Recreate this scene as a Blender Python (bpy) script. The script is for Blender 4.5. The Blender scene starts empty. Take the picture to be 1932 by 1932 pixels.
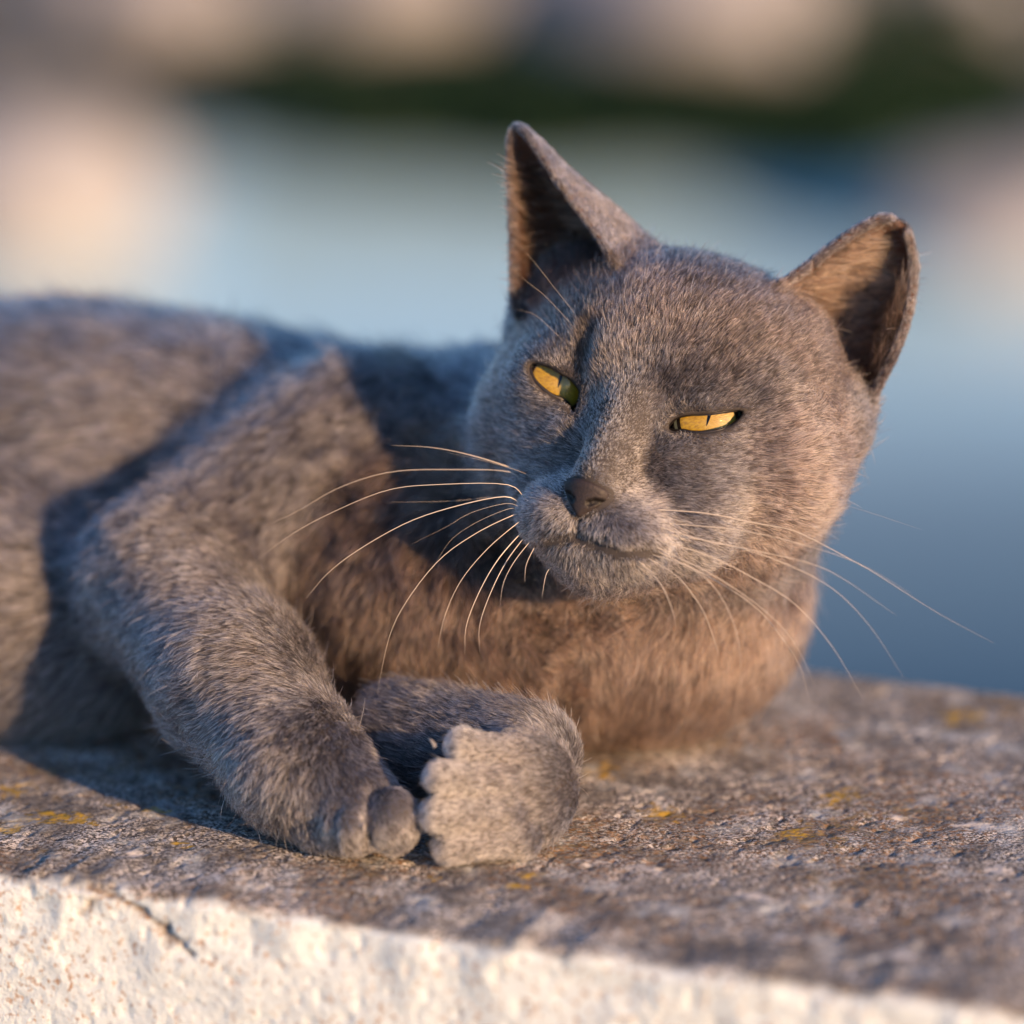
import bpy, math, random
import numpy as np
from mathutils import Vector, Matrix
from mathutils.bvhtree import BVHTree

random.seed(4)
RNG = np.random.default_rng(11)
C = bpy.context.scene.collection
scene = bpy.context.scene
rad = math.radians

# ------------------------------------------------------------------ camera, sky, sun, exposure
TH = rad(16.0)                      # the camera looks down onto the wall top
D = 1250.0                          # focus distance, mm
S = 260.0 / 1932.0                  # mm per photo unit (1932 across) at the focus distance
FW = np.array([0.0, math.cos(TH), -math.sin(TH)])
UP = np.array([0.0, math.sin(TH), math.cos(TH)])
RT = np.array([1.0, 0.0, 0.0])
FOC = np.array([0.0, 0.0, 78.0])    # world mm; wall top is z = 0
CAM = FOC - D * FW

cam_d = bpy.data.cameras.new('camera')
cam = bpy.data.objects.new('camera', cam_d)
C.objects.link(cam)
cam.location = Vector(CAM / 1000)
cam.rotation_euler = (math.pi / 2 - TH, 0, 0)
cam_d.sensor_width = 36
cam_d.lens = 36 * D / 260.0
cam_d.clip_start = 0.05
cam_d.clip_end = 3000
cam_d.dof.use_dof = True
cam_d.dof.focus_distance = (D - 3) / 1000
cam_d.dof.aperture_fstop = cam_d.lens / 46.0
scene.camera = cam

SUN_AZ = rad(42)                    # to the right of the direction from the cat back to the camera
SUN_EL = rad(14)
sdir = Vector((math.sin(SUN_AZ) * math.cos(SUN_EL), -math.cos(SUN_AZ) * math.cos(SUN_EL), math.sin(SUN_EL)))
world = bpy.data.worlds.new('World')
scene.world = world
world.use_nodes = True
wn = world.node_tree
bg = wn.nodes['Background']
sky = wn.nodes.new('ShaderNodeTexSky')
sky.sky_type = 'NISHITA'
sky.sun_disc = False
sky.sun_elevation = SUN_EL
sky.sun_rotation = math.atan2(sdir.x, sdir.y)
sky.air_density = 1.0
sky.dust_density = 0.3
sky.ozone_density = 4.6
wn.links.new(sky.outputs[0], bg.inputs[0])
bg.inputs[1].default_value = 0.125
sl = bpy.data.lights.new('sun', 'SUN')
sun = bpy.data.objects.new('sun', sl)
C.objects.link(sun)
sl.energy = 5.0
sl.color = (1.0, 0.60, 0.30)
sl.angle = rad(0.5)
sun.rotation_euler = sdir.to_track_quat('Z', 'Y').to_euler()

scene.view_settings.view_transform = 'Standard'
scene.view_settings.look = 'None'
scene.view_settings.exposure = 0.95
scene.view_settings.gamma = 1.0
scene.view_settings.use_curve_mapping = False
scene.render.engine = 'CYCLES'
scene.cycles_curves.shape = 'RIBBONS'
scene.cycles.max_bounces = 8
scene.cycles.transparent_max_bounces = 12


def Pt(px, py, w=0.0):
    """world mm of the point seen at photo position (px, py), w mm nearer than the focus plane"""
    k = S * (D - w) / D
    return CAM + (D - w) * FW + (px - 966) * k * RT + (966 - py) * k * UP


def proj(p):
    q = p - CAM
    z = q @ FW
    return np.stack([966 + (q @ RT) * D / z / S, 966 - (q @ UP) * D / z / S], -1), D - z


# ------------------------------------------------------------------ small helpers
def hash3(ix, iy, iz, seed=0):
    h = (ix.astype(np.int64) * 73856093) ^ (iy.astype(np.int64) * 19349663) ^ (iz.astype(np.int64) * 83492791) ^ (seed * 2654435761)
    h = (h ^ (h >> 13)) * 1274126177
    h = h & 0x7fffffff
    h = (h ^ (h >> 16)) * 668265263 & 0x7fffffff
    return ((h >> 7) & 0xffff) / 65535.0


def vnoise(p, seed=0):
    """value noise in -1..1 at points p (N,3)"""
    f = np.floor(p)
    t = p - f
    t = t * t * (3 - 2 * t)
    i = f.astype(np.int64)
    r = 0
    for a in (0, 1):
        wx = t[:, 0] if a else 1 - t[:, 0]
        for b in (0, 1):
            wy = t[:, 1] if b else 1 - t[:, 1]
            for c in (0, 1):
                wz = t[:, 2] if c else 1 - t[:, 2]
                r = r + wx * wy * wz * hash3(i[:, 0] + a, i[:, 1] + b, i[:, 2] + c, seed)
    return r * 2 - 1


def unit(v):
    return v / np.maximum(np.linalg.norm(v, axis=-1, keepdims=True), 1e-9)


def link(name, me, mat=None, parent=None):
    o = bpy.data.objects.new(name, me)
    C.objects.link(o)
    if mat is not None:
        me.materials.append(mat)
    if parent is not None:
        o.parent = parent
    return o


def mesh_np(name, V, F, mat=None, parent=None, smooth=True):
    me = bpy.data.meshes.new(name)
    V = np.asarray(V, dtype=np.float32)
    F = np.asarray(F)
    me.vertices.add(len(V))
    me.vertices.foreach_set('co', V.ravel())
    n, k = F.shape
    me.loops.add(n * k)
    me.loops.foreach_set('vertex_index', F.astype(np.int32).ravel())
    me.polygons.add(n)
    me.polygons.foreach_set('loop_start', np.arange(0, n * k, k, dtype=np.int32))
    me.polygons.foreach_set('use_smooth', np.full(n, smooth))
    me.update(calc_edges=True)
    me.validate()
    return link(name, me, mat, parent)


def tag(o, label, cat, group=None):
    o['label'] = label
    o['category'] = cat
    if group:
        o['group'] = group


def empty(name, loc):
    o = bpy.data.objects.new(name, None)
    C.objects.link(o)
    o.location = loc
    return o


def catmull(pts, n):
    """n points along a Catmull-Rom curve through pts (M,k)"""
    pts = np.asarray(pts, float)
    m = len(pts)
    ext = np.vstack([2 * pts[0] - pts[1], pts, 2 * pts[-1] - pts[-2]])
    u = np.linspace(0, m - 1 - 1e-9, n)
    i = np.floor(u).astype(int)
    t = (u - i)[:, None]
    p0, p1, p2, p3 = ext[i], ext[i + 1], ext[i + 2], ext[i + 3]
    return 0.5 * (2 * p1 + (p2 - p0) * t + (2 * p0 - 5 * p1 + 4 * p2 - p3) * t * t + (3 * p1 - p0 - 3 * p2 + p3) * t ** 3)


def tube(path, radii, sides=6, cap=True):
    path = np.asarray(path, float)
    n = len(path)
    tan = unit(np.gradient(path, axis=0))
    ref = np.array([0.13, 0.21, 0.97])
    a = unit(np.cross(tan, ref))
    b = np.cross(tan, a)
    ang = np.linspace(0, 2 * np.pi, sides, endpoint=False)
    V = path[:, None, :] + np.asarray(radii)[:, None, None] * (np.cos(ang)[None, :, None] * a[:, None, :] + np.sin(ang)[None, :, None] * b[:, None, :])
    V = V.reshape(-1, 3)
    F = []
    for i in range(n - 1):
        for j in range(sides):
            F.append((i * sides + j, i * sides + (j + 1) % sides, (i + 1) * sides + (j + 1) % sides, (i + 1) * sides + j))
    return V, np.array(F)


# ------------------------------------------------------------------ materials
def new_mat(name):
    m = bpy.data.materials.new(name)
    m.use_nodes = True
    nt = m.node_tree
    return m, nt, nt.nodes['Principled BSDF']


def ramp(nt, src, stops):
    r = nt.nodes.new('ShaderNodeValToRGB')
    cr = r.color_ramp
    while len(cr.elements) < len(stops):
        cr.elements.new(0.5)
    for e, (p, c) in zip(cr.elements, stops):
        e.position = p
        e.color = (*c, 1) if len(c) == 3 else c
    nt.links.new(src, r.inputs[0])
    return r.outputs[0]


def noise(nt, vec, scale, detail=4, rough=0.55, dist=0.0):
    n = nt.nodes.new('ShaderNodeTexNoise')
    n.inputs['Scale'].default_value = scale
    n.inputs['Detail'].default_value = detail
    n.inputs['Roughness'].default_value = rough
    n.inputs['Distortion'].default_value = dist
    nt.links.new(vec, n.inputs['Vector'])
    return n.outputs['Fac']


def mixc(nt, fac, a, b, mode='MIX'):
    m = nt.nodes.new('ShaderNodeMix')
    m.data_type = 'RGBA'
    m.blend_type = mode
    for sock, v in ((m.inputs[0], fac), (m.inputs[6], a), (m.inputs[7], b)):
        if isinstance(v, (int, float)):
            sock.default_value = v
        elif isinstance(v, tuple):
            sock.default_value = (*v, 1)
        else:
            nt.links.new(v, sock)
    return m.outputs[2]


def math_n(nt, op, a, b=None):
    m = nt.nodes.new('ShaderNodeMath')
    m.operation = op
    for s, v in ((m.inputs[0], a), (m.inputs[1], b)):
        if v is None:
            continue
        if isinstance(v, (int, float)):
            s.default_value = v
        else:
            nt.links.new(v, s)
    return m.outputs[0]


def objco(nt):
    return nt.nodes.new('ShaderNodeTexCoord').outputs['Object']


def bump(nt, bsdf, h, strength, dist):
    b = nt.nodes.new('ShaderNodeBump')
    b.inputs['Strength'].default_value = strength
    b.inputs['Distance'].default_value = dist
    nt.links.new(h, b.inputs['Height'])
    nt.links.new(b.outputs[0], bsdf.inputs['Normal'])


def plain(name, col, rough=0.6, spec=0.5):
    m, nt, b = new_mat(name)
    co = objco(nt)
    n = noise(nt, co, 400, 3)
    c = ramp(nt, n, [(0.3, tuple(x * 0.8 for x in col)), (0.7, tuple(min(1, x * 1.15) for x in col))])
    nt.links.new(c, b.inputs['Base Color'])
    b.inputs['Roughness'].default_value = rough
    b.inputs['Specular IOR Level'].default_value = spec
    return m


M_SKIN, nt, b = new_mat('cat_skin')
b.inputs['Base Color'].default_value = (0.06, 0.052, 0.052, 1)
b.inputs['Roughness'].default_value = 0.8
trl = nt.nodes.new('ShaderNodeBsdfTranslucent'); trl.inputs[0].default_value = (0.62, 0.29, 0.14, 1)
mx = nt.nodes.new('ShaderNodeMixShader')
at = nt.nodes.new('ShaderNodeAttribute'); at.attribute_name = 'thin'
nt.links.new(math_n(nt, 'MULTIPLY', at.outputs['Fac'], 0.42), mx.inputs[0])
nt.links.new(mixc(nt, at.outputs['Fac'], (0.034, 0.029, 0.029), (0.11, 0.062, 0.046)), b.inputs['Base Color'])
nt.links.new(b.outputs[0], mx.inputs[1]); nt.links.new(trl.outputs[0], mx.inputs[2])
nt.links.new(mx.outputs[0], nt.nodes['Material Output'].inputs[0])
M_LID = plain('lid_skin', (0.016, 0.013, 0.013), 0.4, 0.5)
M_NOSE, nt, b = new_mat('nose_leather')
co = objco(nt)
v = nt.nodes.new('ShaderNodeTexVoronoi'); v.inputs['Scale'].default_value = 1700; nt.links.new(co, v.inputs['Vector'])
at = nt.nodes.new('ShaderNodeAttribute'); at.attribute_name = 'nostril'
nt.links.new(mixc(nt, at.outputs['Fac'], ramp(nt, v.outputs['Distance'], [(0, (0.040, 0.031, 0.032)), (0.6, (0.026, 0.021, 0.023))]), (0.004, 0.003, 0.003)), b.inputs['Base Color'])
b.inputs['Roughness'].default_value = 0.58
b.inputs['Specular IOR Level'].default_value = 0.3
bump(nt, b, v.outputs['Distance'], 0.35, 0.0002)

M_EYE = plain('eye_white', (0.012, 0.009, 0.008), 0.25, 0.5)
M_PUPIL = plain('pupil', (0.002, 0.002, 0.002), 0.9, 0.0)
M_IRIS, nt, b = new_mat('iris')
co = objco(nt)                       # iris mesh is built round its own +Z axis
sep = nt.nodes.new('ShaderNodeSeparateXYZ'); nt.links.new(co, sep.inputs[0])
r2 = math_n(nt, 'SQRT', math_n(nt, 'ADD', math_n(nt, 'POWER', sep.outputs[0], 2.0), math_n(nt, 'POWER', sep.outputs[1], 2.0)))
ang = math_n(nt, 'ARCTAN2', sep.outputs[1], sep.outputs[0])
cmb = nt.nodes.new('ShaderNodeCombineXYZ')
nt.links.new(math_n(nt, 'MULTIPLY', ang, 3.0), cmb.inputs[0])
nt.links.new(math_n(nt, 'MULTIPLY', r2, 260.0), cmb.inputs[1])
fib = noise(nt, cmb.outputs[0], 3.0, 5, 0.6, 0.4)
n2 = noise(nt, co, 420, 4, 0.6, 0.6)
c1 = ramp(nt, fib, [(0.25, (0.11, 0.055, 0.001)), (0.5, (0.30, 0.19, 0.0006)), (0.8, (0.42, 0.30, 0.003))])
c1 = mixc(nt, math_n(nt, 'MULTIPLY', n2, 0.45), c1, (0.20, 0.115, 0.001))
rim = ramp(nt, math_n(nt, 'MULTIPLY', r2, 1000 / 8.6), [(0.0, (0, 0, 0)), (0.74, (0, 0, 0)), (0.92, (1, 1, 1))])
c1 = mixc(nt, rim, c1, (0.05, 0.06, 0.045))
nt.links.new(c1, b.inputs['Base Color'])
b.inputs['Roughness'].default_value = 0.45
bump(nt, b, fib, 0.4, 0.0003)

M_CORNEA, nt, b = new_mat('cornea')
nt.nodes.remove(b)
tr = nt.nodes.new('ShaderNodeBsdfTransparent')
gl = nt.nodes.new('ShaderNodeBsdfGlossy'); gl.inputs['Roughness'].default_value = 0.02
fr = nt.nodes.new('ShaderNodeFresnel'); fr.inputs[0].default_value = 1.42
mx = nt.nodes.new('ShaderNodeMixShader')
geo = nt.nodes.new('ShaderNodeNewGeometry')
nt.links.new(math_n(nt, 'MULTIPLY', fr.outputs[0], math_n(nt, 'SUBTRACT', 1.0, geo.outputs['Backfacing'])), mx.inputs[0]); nt.links.new(tr.outputs[0], mx.inputs[1]); nt.links.new(gl.outputs[0], mx.inputs[2])
nt.links.new(mx.outputs[0], nt.nodes['Material Output'].inputs[0])

M_WHISK, nt, b = new_mat('whisker_hair')
b.inputs['Base Color'].default_value = (0.48, 0.43, 0.38, 1)
b.inputs['Roughness'].default_value = 0.3
b.inputs['Transmission Weight'].default_value = 0.0
M_CLAW = plain('claw_horn', (0.24, 0.22, 0.21), 0.5, 0.4)

M_FUR, nt, b = new_mat('grey_fur')
nt.nodes.remove(b)
hb = nt.nodes.new('ShaderNodeBsdfHairPrincipled')
hb.model = 'CHIANG'
hb.parametrization = 'COLOR'
at = nt.nodes.new('ShaderNodeAttribute'); at.attribute_name = 'tint'
ci = nt.nodes.new('ShaderNodeHairInfo')
cr = ramp(nt, at.outputs['Fac'], [(0.0, (0.0095, 0.0092, 0.011)), (0.333, (0.082, 0.077, 0.088)), (0.667, (0.50, 0.48, 0.52)), (1.0, (0.84, 0.82, 0.83))])
at2 = nt.nodes.new('ShaderNodeAttribute'); at2.attribute_name = 'rust'
cr = mixc(nt, at2.outputs['Fac'], cr, mixc(nt, 1.0, cr, (1.25, 0.80, 0.52), 'MULTIPLY'))  # golden sunlight and warm bounce painted into a faintly rusty coat
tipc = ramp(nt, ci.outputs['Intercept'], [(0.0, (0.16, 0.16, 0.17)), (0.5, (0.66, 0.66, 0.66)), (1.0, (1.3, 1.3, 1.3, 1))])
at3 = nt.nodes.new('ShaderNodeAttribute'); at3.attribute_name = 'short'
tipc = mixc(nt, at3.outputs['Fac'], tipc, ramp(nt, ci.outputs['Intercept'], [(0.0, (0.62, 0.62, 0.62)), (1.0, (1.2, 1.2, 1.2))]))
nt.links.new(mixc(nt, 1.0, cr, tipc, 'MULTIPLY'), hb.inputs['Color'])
hb.inputs['Roughness'].default_value = 0.42
hb.inputs['Radial Roughness'].default_value = 0.6
hb.inputs['Random Roughness'].default_value = 0.2
nt.links.new(hb.outputs[0], nt.nodes['Material Output'].inputs[0])

# ------------------------------------------------------------------ signed distance modelling
class Grid:
    def __init__(self, lo, hi, h):
        self.lo = np.asarray(lo, float)
        self.h = h
        self.n = np.ceil((np.asarray(hi) - self.lo) / h).astype(int) + 1
        self.d = np.full(self.n, 60.0, np.float32)

    def box(self, lo, hi):
        a = np.clip(np.floor((lo - self.lo) / self.h).astype(int), 0, self.n)
        b = np.clip(np.ceil((hi - self.lo) / self.h).astype(int) + 1, 0, self.n)
        sl = tuple(slice(a[i], b[i]) for i in range(3))
        ax = [(self.lo[i] + self.h * np.arange(a[i], b[i])).astype(np.float32) for i in range(3)]
        return sl, np.meshgrid(*ax, indexing='ij', sparse=True)

    def add(self, p, op='add'):
        k = p['k']
        lo, hi = p['lo'] - k - 3, p['hi'] + k + 3
        sl, (X, Y, Z) = self.box(lo, hi)
        if min(s.stop - s.start for s in sl) <= 0:
            return
        e = p['f'](X, Y, Z).astype(np.float32)
        d = self.d[sl]
        if op == 'add':
            hh = np.maximum(k - np.abs(d - e), 0) / k
            self.d[sl] = np.minimum(d, e) - hh * hh * k * 0.25
        else:
            hh = np.maximum(k - np.abs(d + e), 0) / k
            self.d[sl] = np.maximum(d, -e) + hh * hh * k * 0.25


def surface_nets(d, lo, h):
    ins = d < 0
    nx, ny, nz = d.shape
    s = np.zeros((nx - 1, ny - 1, nz - 1), np.int8)
    for a in (0, 1):
        for b_ in (0, 1):
            for c in (0, 1):
                s += ins[a:nx - 1 + a, b_:ny - 1 + b_, c:nz - 1 + c]
    mixed = (s > 0) & (s < 8)
    idx = np.argwhere(mixed)
    vid = np.full(mixed.shape, -1, np.int32)
    vid[mixed] = np.arange(len(idx))
    acc = np.zeros((len(idx), 3))
    cnt = np.zeros(len(idx))
    corners = [(a, b_, c) for a in (0, 1) for b_ in (0, 1) for c in (0, 1)]
    val = {c: d[idx[:, 0] + c[0], idx[:, 1] + c[1], idx[:, 2] + c[2]].astype(float) for c in corners}
    for c in corners:
        for ax in range(3):
            if c[ax] == 0:
                e = list(c); e[ax] = 1; e = tuple(e)
                va, vb = val[c], val[e]
                m = (va < 0) != (vb < 0)
                t = np.where(m, va / np.where(m, va - vb, 1), 0)
                q = np.zeros((len(idx), 3))
                q[:] = c
                q[:, ax] = t
                acc += q * m[:, None]
                cnt += m
    V = lo + h * (idx + acc / cnt[:, None])
    F = []
    for ax in range(3):
        o1, o2 = [(1, 2), (2, 0), (0, 1)][ax]
        a = [slice(None)] * 3; b_ = [slice(None)] * 3
        a[ax] = slice(0, -1); b_[ax] = slice(1, None)
        ia, ib = ins[tuple(a)], ins[tuple(b_)]
        cr_ = np.argwhere(ia != ib)
        ok = (cr_[:, o1] > 0) & (cr_[:, o2] > 0) & (cr_[:, o1] < d.shape[o1] - 1) & (cr_[:, o2] < d.shape[o2] - 1)
        cr_ = cr_[ok]
        sgn = ia[cr_[:, 0], cr_[:, 1], cr_[:, 2]]
        q = []
        for u, v_ in ((-1, -1), (0, -1), (0, 0), (-1, 0)):
            g = cr_.copy(); g[:, o1] += u; g[:, o2] += v_
            q.append(vid[g[:, 0], g[:, 1], g[:, 2]])
        q = np.stack(q, 1)
        q[~sgn] = q[~sgn][:, ::-1]
        F.append(q)
    return V, np.vstack(F)


PRIMS = []


def reg(p, **kw):
    p.update(kw)
    PRIMS.append(p)
    return p


def ell(c, r, R=np.eye(3), k=6.0, **kw):
    c = np.asarray(c, float); r = np.asarray(r, float); R = np.asarray(R, float)
    def f(X, Y, Z):
        x, y, z = X - c[0], Y - c[1], Z - c[2]
        L = [(R[0, i] * x + R[1, i] * y + R[2, i] * z) / r[i] for i in range(3)]
        k0 = np.sqrt(L[0] ** 2 + L[1] ** 2 + L[2] ** 2)
        k1 = np.sqrt((L[0] / r[0]) ** 2 + (L[1] / r[1]) ** 2 + (L[2] / r[2]) ** 2)
        return k0 * (k0 - 1) / np.maximum(k1, 1e-6)
    e = np.abs(R) @ r
    return reg(dict(f=f, lo=c - e, hi=c + e, k=k, c=c), **kw)


def cap(a, b, ra, rb, k=6.0, **kw):
    a = np.asarray(a, float); b = np.asarray(b, float)
    ab = b - a
    L2 = float(ab @ ab)
    def f(X, Y, Z):
        t = np.clip(((X - a[0]) * ab[0] + (Y - a[1]) * ab[1] + (Z - a[2]) * ab[2]) / L2, 0, 1)
        return np.sqrt((X - a[0] - t * ab[0]) ** 2 + (Y - a[1] - t * ab[1]) ** 2 + (Z - a[2] - t * ab[2]) ** 2) - (ra + (rb - ra) * t)
    m = max(ra, rb)
    kw.setdefault('flow', unit(ab))
    return reg(dict(f=f, lo=np.minimum(a, b) - m, hi=np.maximum(a, b) + m, k=k, c=(a + b) / 2), **kw)


# head frame: x to the viewer's right, y up, z out of the face, mm
YAW, ROLL, PITCH = rad(22), rad(15), rad(0)
def to_world(u, v, w):
    return u * RT + v * UP - w * FW
def head_axes():
    Rx = np.array([[1, 0, 0], [0, math.cos(PITCH), -math.sin(PITCH)], [0, math.sin(PITCH), math.cos(PITCH)]])
    Ry = np.array([[math.cos(YAW), 0, -math.sin(YAW)], [0, 1, 0], [math.sin(YAW), 0, math.cos(YAW)]])
    Rz = np.array([[math.cos(ROLL), math.sin(ROLL), 0], [-math.sin(ROLL), math.cos(ROLL), 0], [0, 0, 1]])
    M = Rz @ Ry @ Rx
    B = np.stack([RT, UP, -FW], 1)
    return B @ M
HR = head_axes()
HO = Pt(1197, 755, 0) - HR @ np.array([0, 0, 28.0])
def H(x, y, z):
    return HO + HR @ np.array([x, y, z], float)

NOSE = H(-0.8, -27, 44)
def eye_centre(s):
    c0 = H(s * 20.5, 0, 16.2)
    return Pt(*((1332, 796) if s > 0 else (1050, 722)), D - (c0 - CAM) @ FW)
EYEC = {s: eye_centre(s) for s in (-1, 1)}
# --- head
hk = dict(flow=('radial', H(0, -24, 46)))
ell(H(-1.5, 12, -5), (42, 30, 36), HR, 6, len=4.2, lift=30, dens=1.0, tone=-0.10, rust=0.45, **hk)
ell(H(0, 10, 12), (26, 19, 17), HR, 10, len=3.6, lift=32, dens=1.2, tone=-0.09, rust=0.45, **hk)
for s in (-1, 1):
    ell(H(-28.5 if s < 0 else 28.5, -11 if s < 0 else -6, -2), (23, 24, 25) if s < 0 else (20.5, 20, 22), HR, 14, len=5.2, lift=28, dens=1.0, rust=0.45, **hk)
    cap(H(s * 9, 9.5, 25.6), H(s * 27, 11, 14.8), 5.2, 6.2, 6, len=3.6, lift=34, dens=1.3, **{'flow': ('radial', H(0, -24, 46))})
    ell(H(s * 19, -15, 18.6), (12, 9, 9), HR, 9, len=4.0, lift=28, dens=1.1, **hk)
    ell(H(s * 12.8, -10.5, 23.4), (8, 8.5, 7.5), HR, 9, len=3.0, lift=28, dens=1.2, tone=0.10, **hk)
    ell(H(s * 18.5, -28, 18.5), (12, 10, 9.5) if s > 0 else (10, 9, 8.5), HR, 9, len=3.6, lift=28, dens=1.2, tone=0.08, **hk)
    ell(EYEC[s], (12.6, 12.6, 12.6), HR, 5, len=2.6, lift=30, dens=1.4, **hk)
    ell(H(s * 9.3, -34, 30.2), (12.5, 9.4, 10.8), HR, 5, len=2.4, lift=26, dens=1.4, tone=0.23, **hk)
    cap(H(s * 3, -37, 20), H(s * 25, -25, -4), 9.5, 13 if s < 0 else 10.5, 12, len=5.4, lift=30, dens=1.0, rust=0.8, **{'flow': ('radial', H(0, -24, 46))})
cap(H(0, 6, 24.6), H(-0.5, -21, 36.4), 7.6, 6.6, 6, len=1.4, lift=24, dens=1.6, tone=0.24, flow=('radial', H(0, -24, 46)))
ell(H(0, -31, 19), (18, 13, 18), HR, 8, len=3.0, lift=28, dens=1.3, **hk)
ell(H(-0.5, -41, 24), (8.8, 6.8, 9.5), HR, 6, len=3.4, lift=30, dens=1.3, tone=0.06, flow=unit(-HR[:, 1] + 0.25 * HR[:, 2]))
ell(H(-41, 20, -10), (12, 18, 14), HR, 10, len=5.0, lift=30, dens=1.1, **hk)
ell(Pt(1578, 785, -24), (8, 11, 9), np.eye(3), 10, len=5.0, lift=30, dens=1.1, **hk)
ell(Pt(1485, 655, -21), (9, 12, 9), np.eye(3), 10, len=5.0, lift=32, dens=1.1, rust=0.3, **hk)
N_HEAD = len(PRIMS)
# --- neck, chest, torso
EW = np.array([math.cos(rad(23)), -math.sin(rad(23)), 0.0])     # along the wall, to the right and nearer
EN = np.array([math.sin(rad(23)), math.cos(rad(23)), 0.0])      # across the wall, away
ZZ = np.array([0.0, 0, 1])
WR = np.stack([EW, EN, ZZ], 1)
down = np.array([0.1, -0.2, -1.0])
left = -EW
cap(HO + HR @ np.array([4, -12, -18.]), Pt(1010, 1000, -95), 35, 46, 12, len=8, lift=26, dens=0.8, flow=unit(left + 0.5 * down))
ell(Pt(1168, 1106, -66), (50, 40, 41), WR, 14, len=8.5, lift=26, dens=0.9, rust=0.95, flow=unit(down + 0.35 * left))
ell(Pt(880, 1110, -75), (52, 42, 42), WR, 18, len=9.5, lift=28, dens=0.9, rust=1.0, tone=-0.26, flow=unit(down + 0.2 * left))  # darkened and warmed: chest shade and bounce painted into the fur
cap(Pt(960, 1010, -105), Pt(480, 970, -135), 45, 48, 18, len=11, lift=24, dens=0.6, flow=unit(left + 0.2 * down))
ell(Pt(160, 935, -140), (90, 50, 53), WR, 18, len=12, lift=24, dens=0.5, flow=unit(left + 0.35 * down))
ell(Pt(-330, 930, -160), (74, 52, 53), WR, 18, len=12, lift=24, dens=0.4, flow=unit(left + 0.35 * down))
ell(Pt(60, 1130, -112), (60, 30, 34), WR, 14, len=11, lift=24, dens=0.5, flow=unit(left + 0.5 * down))
ell(Pt(-160, 1170, -98), (78, 36, 38), WR, 16, len=9, lift=24, dens=0.5, flow=unit(left + 0.5 * down))
cap(Pt(-520, 1050, -190), Pt(-760, 1250, -120), 14, 9, 10, len=10, lift=24, dens=0.3)
# --- the viewer's left foreleg
ell(Pt(600, 985, -88), (36, 26, 31), np.eye(3), 18, len=9, lift=26, dens=0.9, flow=unit(0.5 * left + down))
leg = dict(flow=unit(-EW * 0.9 + 0.6 * unit(Pt(580, 1450, 5) - Pt(330, 1110, -55))), len=5.6, lift=26, dens=1.0)
cap(Pt(690, 850, -85), Pt(312, 1075, -60), 26, 18.5, 14, len=7.5, lift=26, dens=0.8, flow=unit(Pt(300, 1075, -60) - Pt(700, 850, -85) + 30 * down))
cap(Pt(322, 1110, -55), Pt(445, 1285, -22), 21.5, 19.5, 12, **leg)
cap(Pt(445, 1285, -22), Pt(565, 1450, 5), 19.5, 16.0, 8, **leg)
cap(Pt(565, 1450, 5), Pt(660, 1522, 15), 15.5, 12.5, 8, len=3.8, lift=24, dens=1.2, flow=unit(Pt(600, 1560, 10) - Pt(560, 1430, 10)))
ell(Pt(670, 1555, 24), (7.6, 8.5, 7.6), np.eye(3), 3, len=1.9, lift=22, dens=1.6, tone=0.26, flow=unit(Pt(690, 1600, 20) - Pt(640, 1480, 20)))
ell(Pt(742, 1550, 24), (6.8, 8.5, 8.4), np.eye(3), 2.5, len=1.9, lift=22, dens=1.6, tone=0.26, flow=unit(Pt(770, 1600, 20) - Pt(700, 1450, 20)))
ell(Pt(610, 1560, 14), (6.5, 8, 6.5), np.eye(3), 4, len=1.9, lift=22, dens=1.6, flow=unit(Pt(690, 1600, 20) - Pt(600, 1500, 20)))
# --- the viewer's right foreleg, folded, its paw bent back to the left
cap(Pt(760, 1385, -25), Pt(990, 1428, -2), 13.5, 13.5, 8, len=4.6, lift=36, dens=1.0, flow=unit(Pt(760, 1300, -10) - Pt(1010, 1400, -10)))
fl = unit(Pt(780, 1500, 24) - Pt(1060, 1480, 14))
ell(Pt(985, 1490, 13.5), (13.8, 12, 15.6), np.eye(3), 6, len=3.2, lift=20, dens=1.8, tone=0.06, flow=fl)
for (x0, y0, w0_, x1, y1, w1_) in ((985, 1425, 20, 874, 1408, 24.5), (960, 1470, 23, 834, 1469, 28.5), (960, 1530, 23, 826, 1536, 28.5), (985, 1580, 21, 850, 1597, 25.5)):
    cap(Pt(x0, y0, w0_), Pt((x0 + x1) / 2 - 15, (y0 + y1) / 2, (w0_ + w1_) / 2 + 1.5), 5.0, 4.1, 2.0, len=2.8, lift=20, dens=1.9, tone=0.20, flow=fl)
    cap(Pt((x0 + x1) / 2 - 15, (y0 + y1) / 2, (w0_ + w1_) / 2 + 1.5), Pt(x1, y1, w1_), 4.1, 4.7, 1.0, len=2.4, lift=20, dens=2.0, tone=0.40, flow=fl)

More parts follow.
